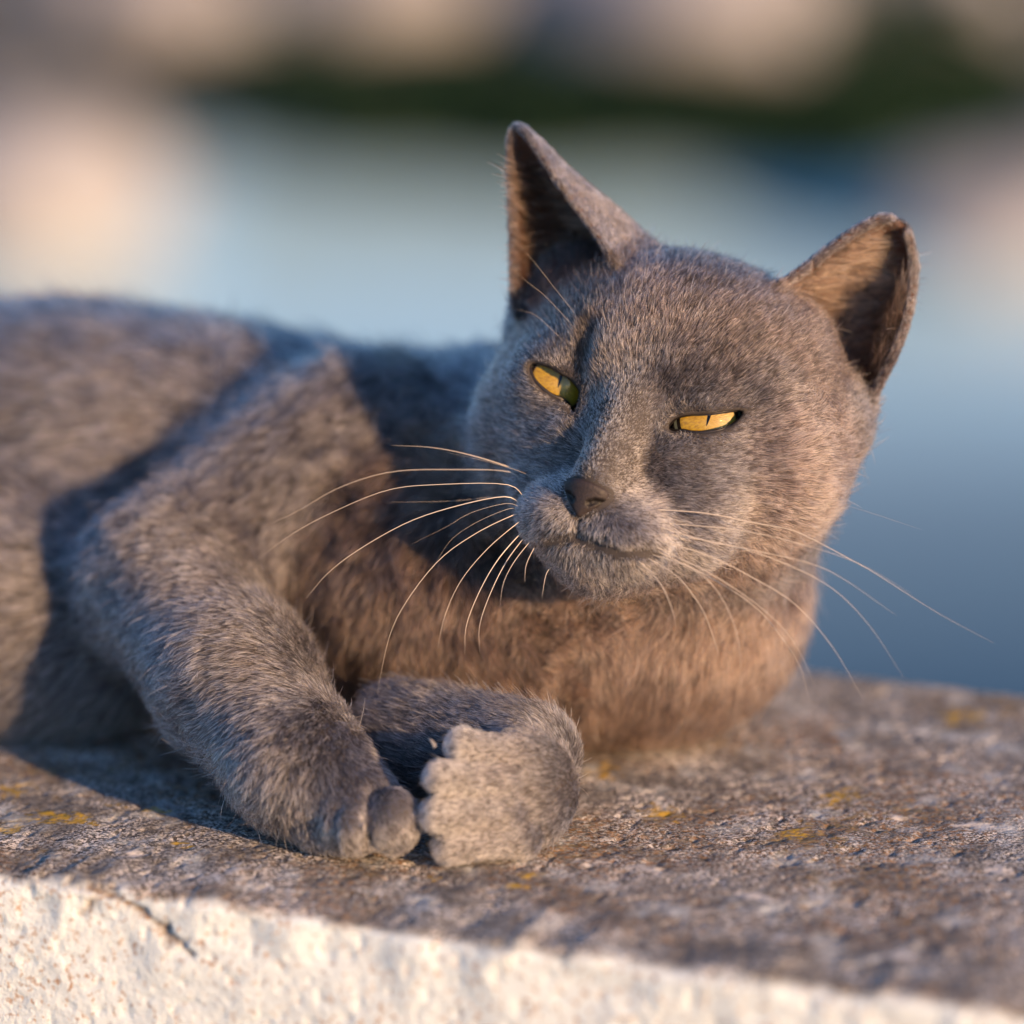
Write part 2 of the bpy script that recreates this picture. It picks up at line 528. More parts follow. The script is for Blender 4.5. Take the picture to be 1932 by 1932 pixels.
# --- ears: cupped sheets, five rows of control points from the inner rim round the back to the outer rim
EARS = []
def ear(rows, th, nm):
    g = np.array([[Pt(*c) for c in r] for r in rows])        # (rows base->tip, cols inner->outer)
    a = np.stack([catmull(g[:, j], 60) for j in range(g.shape[1])], 1)
    b_ = np.stack([catmull(a[i], 48) for i in range(60)], 0)  # (60,48,3)
    EARS.append(b_)
    return b_
ear([
    [(1165, 500, -14), (1230, 470, -34), (1150, 520, -52), (1040, 560, -48), (975, 590, -34)],
    [(1140, 462, -16), (1198, 432, -34), (1130, 455, -48), (1035, 500, -44), (967, 530, -34)],
    [(1090, 393, -19), (1142, 382, -32), (1085, 395, -42), (1020, 420, -40), (966, 440, -33)],
    [(1040, 322, -22), (1072, 325, -30), (1040, 330, -37), (1000, 340, -36), (963, 350, -32)],
    [(1003, 266, -25), (1016, 270, -29), (1000, 270, -32), (982, 272, -32), (962, 278, -30)],
    [(983, 243, -27), (984, 243, -28), (978, 243, -29), (974, 244, -29), (968, 248, -29)],
], 1.0, 'l')
ear([
    [(1430, 590, -14), (1480, 640, -28), (1560, 705, -36), (1615, 755, -34), (1632, 785, -22)],
    [(1455, 552, -15), (1510, 600, -29), (1590, 655, -40), (1640, 705, -36), (1652, 740, -20)],
    [(1530, 495, -16), (1565, 530, -30), (1630, 590, -38), (1675, 638, -33), (1688, 668, -18)],
    [(1600, 442, -15), (1628, 470, -25), (1670, 525, -32), (1702, 568, -28), (1714, 594, -18)],
    [(1648, 416, -15), (1666, 436, -25), (1694, 470, -30), (1716, 498, -28), (1725, 512, -20)],
    [(1676, 411, -15), (1685, 415, -19), (1699, 424, -22), (1710, 438, -21), (1716, 450, -19)],
], 1.0, 'r')

GR = Grid((-250, -70, -4), (112, 260, 175), 1.0)
for p in PRIMS:
    GR.add(p)
# eye openings, mouth, brow crease
LID_R = [(1259, 808), (1271, 791), (1284, 785.5), (1309, 782), (1336, 781.5), (1363, 778), (1385, 775), (1403, 776), (1395, 789), (1379, 803), (1358, 811.7), (1331, 817), (1304, 817), (1288, 814), (1272, 814)]
LID_L = [(1087, 777), (1093.5, 748), (1092, 735), (1076, 716.5), (1054.5, 703.5), (1038, 694), (1014.6, 686.5), (1000, 687.5), (1004, 711), (1017, 729), (1038, 746), (1060, 755), (1072, 764), (1077, 776)]


def smooth_poly(poly, n=6):
    P_ = np.array(poly, float)
    m = len(P_)
    out = []
    for i in range(m):
        p0, p1, p2, p3 = P_[i - 1], P_[i], P_[(i + 1) % m], P_[(i + 2) % m]
        for t in np.linspace(0, 1, n, endpoint=False):
            out.append(0.5 * (2 * p1 + (p2 - p0) * t + (2 * p0 - 5 * p1 + 4 * p2 - p3) * t * t + (3 * p1 - p0 - 3 * p2 + p3) * t ** 3))
    return np.array(out)


def poly_sd(P_, x, y):
    """signed distance to polygon (negative inside)"""
    dmin = np.full(x.shape, 1e9)
    ins = np.zeros(x.shape, bool)
    n = len(P_)
    for i in range(n):
        ax, ay = P_[i - 1]; bx, by = P_[i]
        ex, ey = bx - ax, by - ay
        t = np.clip(((x - ax) * ex + (y - ay) * ey) / (ex * ex + ey * ey + 1e-9), 0, 1)
        dmin = np.minimum(dmin, (x - ax - t * ex) ** 2 + (y - ay - t * ey) ** 2)
        c = ((ay > y) != (by > y)) & (x < ex * (y - ay) / (ey if abs(ey) > 1e-9 else 1e-9) + ax)
        ins ^= c
    d = np.sqrt(dmin)
    return np.where(ins, -d, d)


EYES = []
ER = 10.6
for s, lid, pup in ((1, LID_R, (1337, 791)), (-1, LID_L, (1057, 720))):
    ctr = EYEC[s]
    EYES.append((s, smooth_poly(lid), pup, ctr))
    c = ctr - FW * 6
    def f(X, Y, Z, lid=EYES[-1][1], ctr=ctr):
        P3 = np.stack(np.broadcast_arrays(X, Y, Z), -1).reshape(-1, 3).astype(float)
        q, w = proj(P3)
        d = poly_sd(lid, q[:, 0], q[:, 1]) * S
        depth = (P3 - ctr) @ FW           # positive = behind the eye centre
        return np.maximum(d, depth - 2.0).reshape(np.broadcast_shapes(X.shape, Y.shape, Z.shape))
    GR.add(dict(f=f, lo=ctr - np.array([14, 16, 12]), hi=ctr + np.array([14, 3, 12]), k=1.0), 'sub')
MOUTH = [(1232, 1043), (1205, 1042), (1166, 1042), (1122, 1026), (1090, 1012), (1063, 1019), (1035, 1022)]
def vis_w(px, py):
    """depth of the solid seen at a photo position, by marching the distance grid"""
    ws = np.arange(60, -160, -0.5)
    p = np.array([Pt(px, py, w) for w in ws])
    i = np.round((p - GR.lo) / GR.h).astype(int)
    ok = np.all((i >= 0) & (i < GR.n), 1)
    v_ = np.where(ok, GR.d[tuple(np.clip(i, 0, GR.n - 1).T)], 1)
    hit = np.argmax(v_ < 0)
    return ws[hit]
def carve(pts, r, dz, k):
    q = [Pt(x, y, vis_w(x, y) + dz) for x, y in pts]
    n0 = len(PRIMS)
    cs = [cap(a_, b_, r, r, k) for a_, b_ in zip(q[:-1], q[1:])]
    del PRIMS[n0:]
    for p in cs:
        GR.add(p, 'sub')
carve(MOUTH, 1.0, 0.2, 1.6)
carve([(1095, 975), (1092, 1010)], 0.6, 0.2, 1.5)
carve([(1092, 700), (1103, 660), (1108, 620)], 1.2, 1.2, 4.0)          # furrow beside the left brow
carve([(696, 1490), (692, 1540), (694, 1600)], 1.3, 0.2, 2.0)
carve([(640, 1520), (628, 1560), (634, 1600)], 0.8, 0.4, 2.0)
# ears joined in
from mathutils.kdtree import KDTree
for e in EARS:
    pts = e.reshape(-1, 3)
    kd = KDTree(len(pts))
    for i, q in enumerate(pts):
        kd.insert(q, i)
    kd.balance()
    lo, hi = pts.min(0) - 4, pts.max(0) + 4
    sl, (X, Y, Z) = GR.box(lo, hi)
    P3 = np.stack(np.broadcast_arrays(X, Y, Z), -1).reshape(-1, 3)
    occ = np.zeros(GR.n, bool)
    gi = np.round((pts - GR.lo) / GR.h).astype(int)
    occ[tuple(gi.T)] = True
    o2 = occ[sl]
    near = o2.copy()
    for _ in range(4):
        m = near.copy()
        for ax in range(3):
            m |= np.roll(near, 1, ax) | np.roll(near, -1, ax)
        near = m
    dd = np.full(len(P3), 6.0, np.float32)
    for i in np.flatnonzero(near.ravel()):
        dd[i] = kd.find(P3[i])[2]
    dd = dd.reshape(near.shape) - 1.05
    d = GR.d[sl]
    k = 3.0
    hh = np.maximum(k - np.abs(d - dd), 0) / k
    GR.d[sl] = np.minimum(d, dd) - hh * hh * k * 0.25
# rests flat on the wall
zz = (GR.lo[2] + GR.h * np.arange(GR.n[2]))[None, None, :]
GR.d = np.maximum(GR.d, (0.4 - zz)).astype(np.float32)
GR.d[0], GR.d[-1], GR.d[:, 0], GR.d[:, -1], GR.d[:, :, 0], GR.d[:, :, -1] = 5, 5, 5, 5, 5, 5
BV, BF = surface_nets(GR.d, GR.lo, GR.h)
# keep the one connected animal: drop stray islands by flood fill over faces
par = np.arange(len(BV))
for _ in range(400):
    mn = par[BF].min(1)
    new = par.copy()
    for j in range(4):
        np.minimum.at(new, BF[:, j], mn)
    new = new[new]
    if (new == par).all():
        break
    par = new
main = np.bincount(par).argmax()
keepf = (par[BF] == main).all(1)
BF = BF[keepf]
used = np.zeros(len(BV), bool); used[BF.ravel()] = True
rem = np.cumsum(used) - 1
BV = BV[used]; BF = rem[BF]

cat = empty('cat', (0, 0, 0))
tag(cat, 'grey short-haired cat with narrowed amber eyes lying on the stone wall', 'cat')
body = mesh_np('body', BV / 1000, BF, M_SKIN, cat)
thin = np.zeros(len(BV), np.float32)
for e in EARS:
    pts = e[8:].reshape(-1, 3)
    kd = KDTree(len(pts))
    for i, q in enumerate(pts): kd.insert(q, i)
    kd.balance()
    for i in np.flatnonzero(np.all((BV > pts.min(0) - 3) & (BV < pts.max(0) + 3), 1)):
        thin[i] = max(thin[i], np.clip((2.6 - kd.find(BV[i])[2]) / 1.0, 0, 1))
ta_ = body.data.attributes.new('thin', 'FLOAT', 'POINT'); ta_.data.foreach_set('value', thin)
bvh = BVHTree.FromPolygons([tuple(v_) for v_ in BV], BF.tolist())


def hitp(px, py):
    d_ = Vector(unit(Pt(px, py, 0) - CAM))
    r = bvh.ray_cast(Vector(CAM), d_, 3000)
    return (np.array(r[0]), np.array(r[1])) if r[0] is not None else (None, None)


# ------------------------------------------------------------------ eyes
for s, lid, pup, ctr in EYES:
    gaze = unit(Pt(pup[0], pup[1], D - (ctr - CAM) @ FW + ER) - ctr)
    upv = HR[:, 1]
    xa = unit(np.cross(upv, gaze)); ya = np.cross(gaze, xa)
    RM = Matrix(np.stack([xa, ya, gaze], 1).tolist()).to_4x4()
    RM.translation = Vector(ctr / 1000)
    def dome(R, a_max, nr=14, ns=40, bulge=0.0, hole=None):
        V = [(0, 0, R + bulge)]
        F = []
        for i in range(1, nr + 1):
            a = a_max * i / nr
            rr = R + bulge * (1 - (i / nr) ** 2)
            for j in range(ns):
                t = 2 * math.pi * j / ns
                V.append((rr * math.sin(a) * math.cos(t), rr * math.sin(a) * math.sin(t), rr * math.cos(a)))
        for j in range(ns):
            F.append((0, 1 + j, 1 + (j + 1) % ns, 1 + (j + 1) % ns))
        for i in range(nr - 1):
            for j in range(ns):
                p_, q = 1 + i * ns, 1 + (i + 1) * ns
                F.append((p_ + j, q + j, q + (j + 1) % ns, p_ + (j + 1) % ns))
        me = bpy.data.meshes.new('m')
        me.from_pydata([tuple(c / 1000 for c in v_) for v_ in V], [], [tuple(dict.fromkeys(f_)) for f_ in F])
        for p_ in me.polygons:
            p_.use_smooth = True
        return me
    def put(name, me, mat, par_):
        me.name = name
        o = link(name, me, mat, par_)
        if par_ is cat:
            o.matrix_local = RM
        return o
    eye_me = dome(ER, math.pi, 30, 40)
    import bmesh
    bm = bmesh.new(); bm.from_mesh(eye_me)
    bmesh.ops.delete(bm, geom=[v_ for v_ in bm.verts if v_.co.z > 0.75 * ER / 1000], context='VERTS')
    bm.to_mesh(eye_me); bm.free()
    eye = put('eye', eye_me, M_EYE, cat)
    eye['label'] = 'narrowed amber eye in the sun' if s > 0 else 'narrowed amber eye half in shade'
    iris_me = dome(ER, math.asin(8.6 / ER), 12, 48)
    for v_ in iris_me.vertices:
        r_ = math.hypot(v_.co.x, v_.co.y) * 1000
        v_.co.z = (8.8 - r_ * r_ / 36.0) / 1000
    put('iris', iris_me, M_IRIS, eye)
    put('cornea', dome(ER + 0.14, math.asin(9.2 / ER), 14, 48, 0.8), M_CORNEA, eye)
    # slit pupil: a narrow lens lying on the iris
    V, F = [], []
    n = 16
    for i in range(n + 1):
        y = -1.7 + 6.2 * i / n
        hw = 0.40 * math.sin(math.pi * min(1, (i + 0.15) / (n + 0.3))) ** 0.8
        for x in (-hw, 0, hw):
            V.append((x / 1000, y / 1000, (8.86 - (x * x + y * y) / 36.0) / 1000))
    for i in range(n):
        for j in range(2):
            F.append((3 * i + j, 3 * i + j + 1, 3 * i + j + 4, 3 * i + j + 3))
    me = bpy.data.meshes.new('pupil'); me.from_pydata(V, [], F)
    put('pupil', me, M_PUPIL, eye)
    # dark eyelid margin: a soft rim following the opening
    ring = []
    for x, y in lid:
        p0 = Pt(x, y, D - (ctr - CAM) @ FW)
        off = p0 - ctr
        rr = min(np.linalg.norm(off), ER + 0.9)
        ring.append(p0 - FW * math.sqrt(max((ER + 0.55) ** 2 - np.linalg.norm(off) ** 2, 0.0)))
    ring = np.array(ring + ring[:2])
    V, F = tube(ring, np.full(len(ring), 0.52), 8)
    mesh_np('eyelid', V / 1000, F, M_LID, cat)

# ------------------------------------------------------------------ nose leather
ng = Grid((-11, -39, 30), (11, -18, 50), 0.35)
n0 = len(PRIMS)
tri_ = smooth_poly([(-6.2, -23.6), (-3.2, -22.6), (0, -22.3), (3.2, -22.6), (6.2, -23.6), (6.6, -26.0), (4.6, -28.6), (2.0, -31.0), (0, -32.6), (-2.0, -31.0), (-4.6, -28.6), (-6.6, -26.0)], 4)
def f(X, Y, Z):
    x, y, z = (np.broadcast_to(q, np.broadcast_shapes(X.shape, Y.shape, Z.shape)) for q in (X, Y, Z))
    dp = poly_sd(tri_, x.astype(float), y.astype(float))
    zf = 42.5 - 0.055 * x * x - 0.16 * (-24 - y) - 0.05 * np.clip(y + 24.5, 0, 9) ** 2
    a_, b_ = dp, z - zf
    k_ = 1.7
    h_ = np.maximum(k_ - np.abs(a_ - b_), 0) / k_
    m_ = np.maximum(a_, b_) + h_ * h_ * k_ * 0.25
    return np.maximum(m_, 33 - z)
nose_add = [dict(f=f, lo=np.array([-8., -35, 32]), hi=np.array([8., -20, 47]), k=0.5),
            ]
NOSTRIL = [np.array([[sx * 2.7, -28.3, 41.6], [sx * 4.0, -27.5, 41.0], [sx * 5.6, -27.2, 39.9]]) for sx in (1, -1)]
nose_sub = [cap(q_[i_], q_[i_ + 1], r_, r_ * 0.8, k=0.5) for q_ in NOSTRIL for i_, r_ in ((0, 1.0), (1, 0.8))] + [cap((0, -27.0, 43.2), (0, -33.5, 41.4), 0.35, 0.35, k=0.5)]
del PRIMS[n0:]
for p in nose_add: ng.add(p)
for p in nose_sub: ng.add(p, 'sub')
NV, NF = surface_nets(ng.d, ng.lo, ng.h)
NW = HO + ((NV - np.array([0, -27, 36])) * np.array([0.93, 0.93, 1.0]) + np.array([-1.5, -27.2, 37.0])) @ HR.T
nose_o = mesh_np('nose', NW / 1000, NF, M_NOSE, cat)
nd_ = np.full(len(NV), 9.0)
for q_ in NOSTRIL:
    for t_ in np.linspace(0, 2, 13):
        i_ = min(int(t_), 1)
        nd_ = np.minimum(nd_, np.linalg.norm(NV - (q_[i_] + (q_[i_ + 1] - q_[i_]) * (t_ - i_)), axis=1))
na_ = nose_o.data.attributes.new('nostril', 'FLOAT', 'POINT'); na_.data.foreach_set('value', np.clip(1.9 - nd_ * 1.1, 0, 1).astype(np.float32))

# ------------------------------------------------------------------ whiskers
WH = [
    [(985, 890), (900, 862), (820, 845), (738, 840)],
    [(990, 893), (915, 870), (840, 853)],
    [(960, 890), (860, 886), (740, 890), (640, 920), (560, 965), (495, 995)],
    [(955, 914), (830, 914), (730, 925), (620, 970), (540, 1015), (455, 1080)],
    [(950, 937), (860, 955), (770, 985), (680, 1035), (620, 1080), (578, 1128)],
    [(955, 935), (870, 944), (790, 947), (730, 947)],
    [(968, 972), (900, 1005), (830, 1055), (770, 1130), (735, 1200), (712, 1305)],
    [(975, 988), (920, 1035), (870, 1095), (840, 1160), (825, 1225)],
    [(985, 1000), (940, 1055), (905, 1115), (880, 1180), (877, 1235)],
    [(990, 1010), (955, 1060), (925, 1120), (905, 1180), (905, 1230)],
    [(955, 950), (890, 967), (840, 995), (770, 1030)],
    [(960, 960), (900, 985), (850, 1020), (815, 1075)],
    [(1000, 1020), (970, 1060), (950, 1100), (943, 1145)],
    [(1008, 1030), (993, 1065), (990, 1098)],
    [(1040, 1068), (1030, 1085), (1022, 1130)],
    [(1232, 958), (1330, 968), (1420, 986), (1490, 999), (1542, 1022), (1622, 1065), (1660, 1087), (1770, 1157), (1875, 1213)],
    [(1260, 985), (1400, 1001), (1523, 1030), (1622, 1064), (1720, 1120)],
    [(1255, 1005), (1380, 1030), (1480, 1063), (1570, 1110), (1640, 1180), (1705, 1278)],
    [(1250, 1020), (1340, 1050), (1420, 1090), (1500, 1140), (1570, 1220), (1628, 1318)],
    [(1235, 1040), (1350, 1095), (1430, 1150), (1480, 1210), (1510, 1260), (1528, 1325)],
    [(1240, 1035), (1345, 1085), (1440, 1150), (1500, 1215), (1540, 1300)],
    [(1228, 1046), (1300, 1070), (1345, 1105), (1378, 1160), (1395, 1220), (1398, 1290)],
    [(1220, 1050), (1280, 1090), (1325, 1150), (1350, 1215), (1356, 1240)],
    [(1200, 1055), (1245, 1100), (1268, 1150), (1275, 1185)],
    [(1575, 948), (1650, 970), (1740, 1000)],
    [(1090, 600), (1040, 535), (1000, 485), (968, 455)],
    [(1080, 615), (1030, 560), (995, 532), (966, 508)],
    [(1060, 640), (1010, 595), (965, 582)],
    [(1240, 990), (1330, 1020), (1430, 1040), (1560, 1075), (1690, 1160)],
]
for i, wpts in enumerate(WH):
    p0, n0_ = hitp(*wpts[0])
    if p0 is None:
        continue
    if wpts[0][1] > 860 and i not in (24,):
        side = -1 if wpts[0][0] < 1090 else 1
        tgt = proj(H(side * 9, -34, 41)[None])[0][0]
        for t_ in np.linspace(0, 0.9, 19):
            q_ = np.array(wpts[0]) * (1 - t_) + tgt * t_
            p0, n0_ = hitp(*q_)
            if p0 is not None and np.linalg.norm(p0 - H(side * 9, -34, 30)) < 19.5 - 7.0 * ((i * 0.618) % 1):
                break
        if t_ > 0:
            wpts = [tuple(q_)] + wpts
    w0 = D - (p0 - CAM) @ FW
    m = len(wpts)
    tot = 4 + 6 * RNG.random()
    path = [p0 - n0_ * 0.6] + [Pt(x, y, w0 + tot * (j / (m - 1)) ** 0.8 + 1.2) for j, (x, y) in enumerate(wpts) if j > 0]
    path = catmull(path, 26)
    r0 = 0.135 * (0.8 + 0.4 * RNG.random()) if i not in (1, 5, 10, 11, 24, 25, 26, 27) else (0.028 if i in (25, 26, 27) else 0.045)
    rr = r0 * (1 - np.linspace(0, 1, 26) ** 1.4 * 0.92)
    V, F = tube(path, rr, 6)
    mesh_np('whisker', V / 1000, F, M_WHISK, cat)

# claws
for a_, b_, r in (((806, 1392, 22), (822, 1410, 24), 0.8), ((688, 1550, 31), (686, 1566, 32.5), 0.45)):
    pa, pb = Pt(*b_), Pt(*a_)
    path = catmull([pa, (pa + pb) / 2 + np.array([0, -0.6, 0.6]), pb], 8)
    V, F = tube(path, r * np.linspace(1, 0.15, 8), 8)
    mesh_np('claw', V / 1000, F, M_CLAW, cat)

# ------------------------------------------------------------------ fur
def make_fur():
    V = BV
    tri = np.vstack([BF[:, [0, 1, 2]], BF[:, [0, 2, 3]]])
    A, B_, C_ = V[tri[:, 0]], V[tri[:, 1]], V[tri[:, 2]]
    fn = np.cross(B_ - A, C_ - A)
    area = 0.5 * np.linalg.norm(fn, axis=1)
    fn = unit(fn)
    vn = np.zeros_like(V)
    for j in range(3):
        np.add.at(vn, tri[:, j], fn * area[:, None])
    vn = unit(vn)
    cen = (A + B_ + C_) / 3
    # per-triangle blended region attributes
    n = len(tri)
    attr = np.zeros((n, 5)); flow = np.zeros((n, 3)); wsum = np.zeros(n)
    for p in PRIMS:
        near = np.all((cen > p['lo'] - 9) & (cen < p['hi'] + 9), 1)
        ii = np.flatnonzero(near)
        if len(ii) == 0:
            continue
        q = cen[ii]
        dd = np.abs(p['f'](q[:, 0], q[:, 1], q[:, 2]))
        w = np.exp(-dd / 1.8)
        fl_ = p['flow']
        if isinstance(fl_, tuple):
            fv = unit(q - fl_[1])
        else:
            fv = np.broadcast_to(fl_, q.shape)
        attr[ii] += w[:, None] * np.array([p['len'], p['lift'], p['dens'], p.get('tone', 0.0), p.get('rust', 0.0)])
        flow[ii] += w[:, None] * fv
        wsum[ii] += w
    ok = wsum > 1e-6
    attr[ok] /= wsum[ok][:, None]
    attr[~ok] = (4.0, 26, 1.0, 0.0, 0.0)
    # ears: flow towards the tip; inside and outside differ
    earin = np.zeros(n); earany = np.zeros(n)
    for ei, e in enumerate(EARS):
        pts = e.reshape(-1, 3)
        kd = KDTree(len(pts))
        for i, q in enumerate(pts): kd.insert(q, i)
        kd.balance()
        along = np.gradient(e, axis=0).reshape(-1, 3)
        across = np.gradient(e, axis=1).reshape(-1, 3)
        nrm = unit(np.cross(along, across))
        ctrp = e.mean((0, 1))
        # inner side = towards the middle of the chord between the rims
        chord = 0.5 * (e[:, 0] + e[:, -1])
        chordp = np.repeat(chord, e.shape[1], 0)
        lo, hi = pts.min(0) - 2, pts.max(0) + 2
        for i in np.flatnonzero(np.all((cen > lo) & (cen < hi), 1)):
            q, j, dist = kd.find(cen[i])
            if dist < 1.7 and (wsum[i] < 0.35 or j // e.shape[1] > 14):
                row = j // e.shape[1]
                if row < 6:
                    continue
                side = np.dot(cen[i] - pts[j], chordp[j] - pts[j])
                rimd = min(j % e.shape[1], e.shape[1] - 1 - j % e.shape[1])
                inner = side > 0 and rimd > 1
                earany[i] = 1
                earin[i] = 1.0 if inner else 0.0
                if inner:
                    flow[i] = unit(along[j]) * 0.5 + unit(across[j]) * (0.9 if ei == 0 else 0.5)
                    attr[i] = (4.4, 24, 0.6, -0.04, 1.0) if row < 40 else (2.0, 18, 0.9, -0.05, 0.6)  # strong warm factor paints in the glow inside the ear
                else:
                    flow[i] = unit(along[j])
                    attr[i] = (2.4, 20, 3.2, -0.05, 0.25)
    view = unit(CAM - cen)
    facing = np.einsum('ij,ij->i', fn, view)
    vis = np.where(facing > -0.25, 1.0, 0.25)
    # thin out what lies out of focus (strands there are made thicker)
    q, w = proj(cen)
    coarse = np.clip((-w - 60) / 60, 0, 1)
    inframe = (q[:, 0] > -150)
    headw = np.clip(1.6 - np.linalg.norm(cen - HO, axis=1) / 62.0, 0, 1)
    dens = (14.0 + 12.0 * np.clip(headw * 2, 0, 1)) * attr[:, 2] * vis * (1 - 0.55 * coarse) * np.where(inframe, 1, 0.3)
    dens *= np.where(earin > 0, 0.8, 1)
    dens[(cen[:, 2] < 0.8)] = 0
    cnt = RNG.poisson(dens * area)
    ti = np.repeat(np.arange(n), cnt)
    N = len(ti)
    u = RNG.random((N, 2)); su = np.sqrt(u[:, 0])
    b0, b1 = 1 - su, u[:, 1] * su
    b2 = 1 - b0 - b1
    root = b0[:, None] * A[ti] + b1[:, None] * B_[ti] + b2[:, None] * C_[ti]
    nm = unit(b0[:, None] * vn[tri[ti, 0]] + b1[:, None] * vn[tri[ti, 1]] + b2[:, None] * vn[tri[ti, 2]])
    fl_ = flow[ti]; L = attr[ti, 0].copy(); lift = attr[ti, 1].copy(); ein = earin[ti]; eany = earany[ti]; tone = attr[ti, 3].copy(); rust = attr[ti, 4].copy()
    pq, pw = proj(root)
    keep = np.ones(N, bool)
    # bare lids and nose; hair turns away from the eyes
    for s, lid, pup, ctr in EYES:
        v_ = root - ctr
        dist = np.linalg.norm(v_, axis=1)
        nearm = (dist < 26) & (nm @ (-FW) > -0.2)
        ii = np.flatnonzero(nearm)
        sd = poly_sd(lid, pq[ii, 0], pq[ii, 1]) * S
        keep[ii[(sd < 0.4) & (dist[ii] < 15.5)]] = False
        g = np.exp(-np.maximum(sd, 0) / 3.0)
        away = unit(v_[ii] - (v_[ii] @ FW)[:, None] * FW)
        f0 = unit(fl_[ii])
        fl_[ii] = f0 * (1 - 0.75 * g)[:, None] + away * (0.75 * g)[:, None]
        L[ii] *= 1 - 0.5 * g
    # inside the eye sockets
        keep[(dist < ER + 0.9)] = False
    kdn = KDTree(len(NW))
    for i, q_ in enumerate(NW): kdn.insert(q_, i)
    kdn.balance()
    dn = np.linalg.norm(root - NOSE, axis=1)
    for i in np.flatnonzero(dn < 13):
        if kdn.find(root[i])[2] < 0.55:
            keep[i] = False
    # mouth slit: shorter, darker
    mq = np.array(MOUTH, float)
    md = np.full(N, 99.0)
    ii = np.flatnonzero((np.linalg.norm(root - H(0, -40, 34), axis=1) < 40))
    for a_, b_ in zip(mq[:-1], mq[1:]):
        e_ = b_ - a_
        t = np.clip(((pq[ii] - a_) @ e_) / (e_ @ e_), 0, 1)
        md[ii] = np.minimum(md[ii], np.linalg.norm(pq[ii] - a_ - t[:, None] * e_, axis=1) * S)
    L *= 1 - 0.55 * np.exp(-(md / 1.5) ** 2)
    keep[md < 0.25] = False
    sel = np.flatnonzero(keep)
    root, nm, fl_, L, lift, ein, eany, md, pq, pw, tone, rust = (x[sel] for x in (root, nm, fl_, L, lift, ein, eany, md, pq, pw, tone, rust))
    N = len(root)
    crs = np.clip((-pw - 55) / 70, 0, 1)
    # coherent waviness
    jit = np.stack([vnoise(root / 5.0, 1), vnoise(root / 5.0, 2), vnoise(root / 5.0, 3)], 1) * 0.24
    jit += np.stack([vnoise(root / 1.6, 4), vnoise(root / 1.6, 5), vnoise(root / 1.6, 6)], 1) * 0.18
    jit += RNG.normal(0, 0.17, (N, 3))
    swirl = np.clip((L - 5.5) / 3.0, 0, 1)[:, None] * np.clip(1.4 - pw[:, None] / -140.0, 0, 1)
    jit += swirl * np.clip(rust * 1.6, 0, 1)[:, None] * 0.55 * np.stack([vnoise(root / 8.0, 11), vnoise(root / 8.0, 12), vnoise(root / 8.0, 13)], 1)
    t = fl_ + jit
    t = t - np.einsum('ij,ij->i', t, nm)[:, None] * nm
    t = unit(t)
    L = L * (0.65 + 0.55 * RNG.random(N)) * (1 + 0.25 * vnoise(root / 3.0, 8))
    guard = RNG.random(N) < 0.25
    L = np.where(guard, L * 0.90, L * 0.58)
    stray = (RNG.random(N) < 0.02) & (eany < 0.5)
    L[stray] *= 1.5
    wisp = (ein > 0) & (L > 2.8) & (RNG.random(N) < 0.18)
    L[wisp] = 9 + 6 * RNG.random(wisp.sum())
    a0 = np.radians(lift * 0.85 + 9 + RNG.normal(0, 8, N)); a1 = np.radians(lift * 0.35 + RNG.normal(0, 7, N))
    a0[stray] += 0.4; a1[stray] += 0.3
    K = 5
    pos = np.zeros((N, K, 3))
    cur = root - 0.25 * nm
    pos[:, 0] = cur
    for k_ in range(1, K):
        a = a0 + (a1 - a0) * ((k_ - 0.5) / (K - 1))
        cur = cur + (L / (K - 1))[:, None] * (t * np.cos(a)[:, None] + nm * np.sin(a)[:, None])
        pos[:, k_] = cur
    # clumping: tips drawn together
    cs = np.where(L > 8, 3.0, np.where(L > 5, 1.9, 1.1))
    cell = np.floor(root / cs[:, None] + 0.4 * np.stack([vnoise(root / 2.2, 21), vnoise(root / 2.2, 22), vnoise(root / 2.2, 23)], 1)).astype(np.int64)
    key = (cell[:, 0] * 92821 + cell[:, 1]) * 68917 + cell[:, 2] + (cs * 10).astype(np.int64) * 1000003
    _, inv = np.unique(key, return_inverse=True)
    m = inv.max() + 1
    cc = np.bincount(inv, minlength=m)
    tip = np.stack([np.bincount(inv, pos[:, -1, i], m) / cc for i in range(3)], 1)[inv]
    amt = np.where(ein > 0, 0.15, np.where(L < 4.2, 0.30, 0.46)) * (0.5 + 0.8 * RNG.random(m)[inv])
    dv = tip - pos[:, -1]
    for k_ in range(1, K):
        pos[:, k_] += dv * (amt * (k_ / (K - 1)) ** 1.6)[:, None]
    pos[:, :, 2] = np.maximum(pos[:, :, 2], 0.3)
    # colour: 0 dark .. 1 pale
    tint = 0.5 + 0.06 * vnoise(root / 9.0, 31) + 0.11 * vnoise(root / 2.0, 32) + RNG.normal(0, 0.15, N) + 0.13 * (RNG.random(m)[inv] - 0.5)
    tint -= 0.30 * np.exp(-(md / 2.2) ** 2)
    tint -= np.where(ein > 0, 0.10, 0)
    tint[wisp] += 0.4
    # rows of dark whisker spots on the pads
    for px, py in ((1160, 955), (1196, 962), (1236, 962), (1276, 968), (1150, 985), (1188, 990), (1230, 992), (1268, 1002), (1142, 1012), (1182, 1019), (1222, 1022), (1250, 1030),
                   (1004, 905), (978, 915), (988, 938), (1014, 960), (984, 968), (1006, 984), (1032, 974), (1022, 1002)):
        sp = hitp(px, py)[0]
        if sp is not None:
            tint -= 0.24 * np.exp(-(np.linalg.norm((root - sp) * np.array([0.7, 1, 1]), axis=1) / 0.95) ** 2)
    tint += tone
    tint = np.where(guard, tint + 0.15 + RNG.normal(0, 0.19, N) * np.clip(1 - 0.8 * tone, 0.3, 1), tint - 0.30 * np.clip(1 - 1.2 * tone, 0.1, 1))
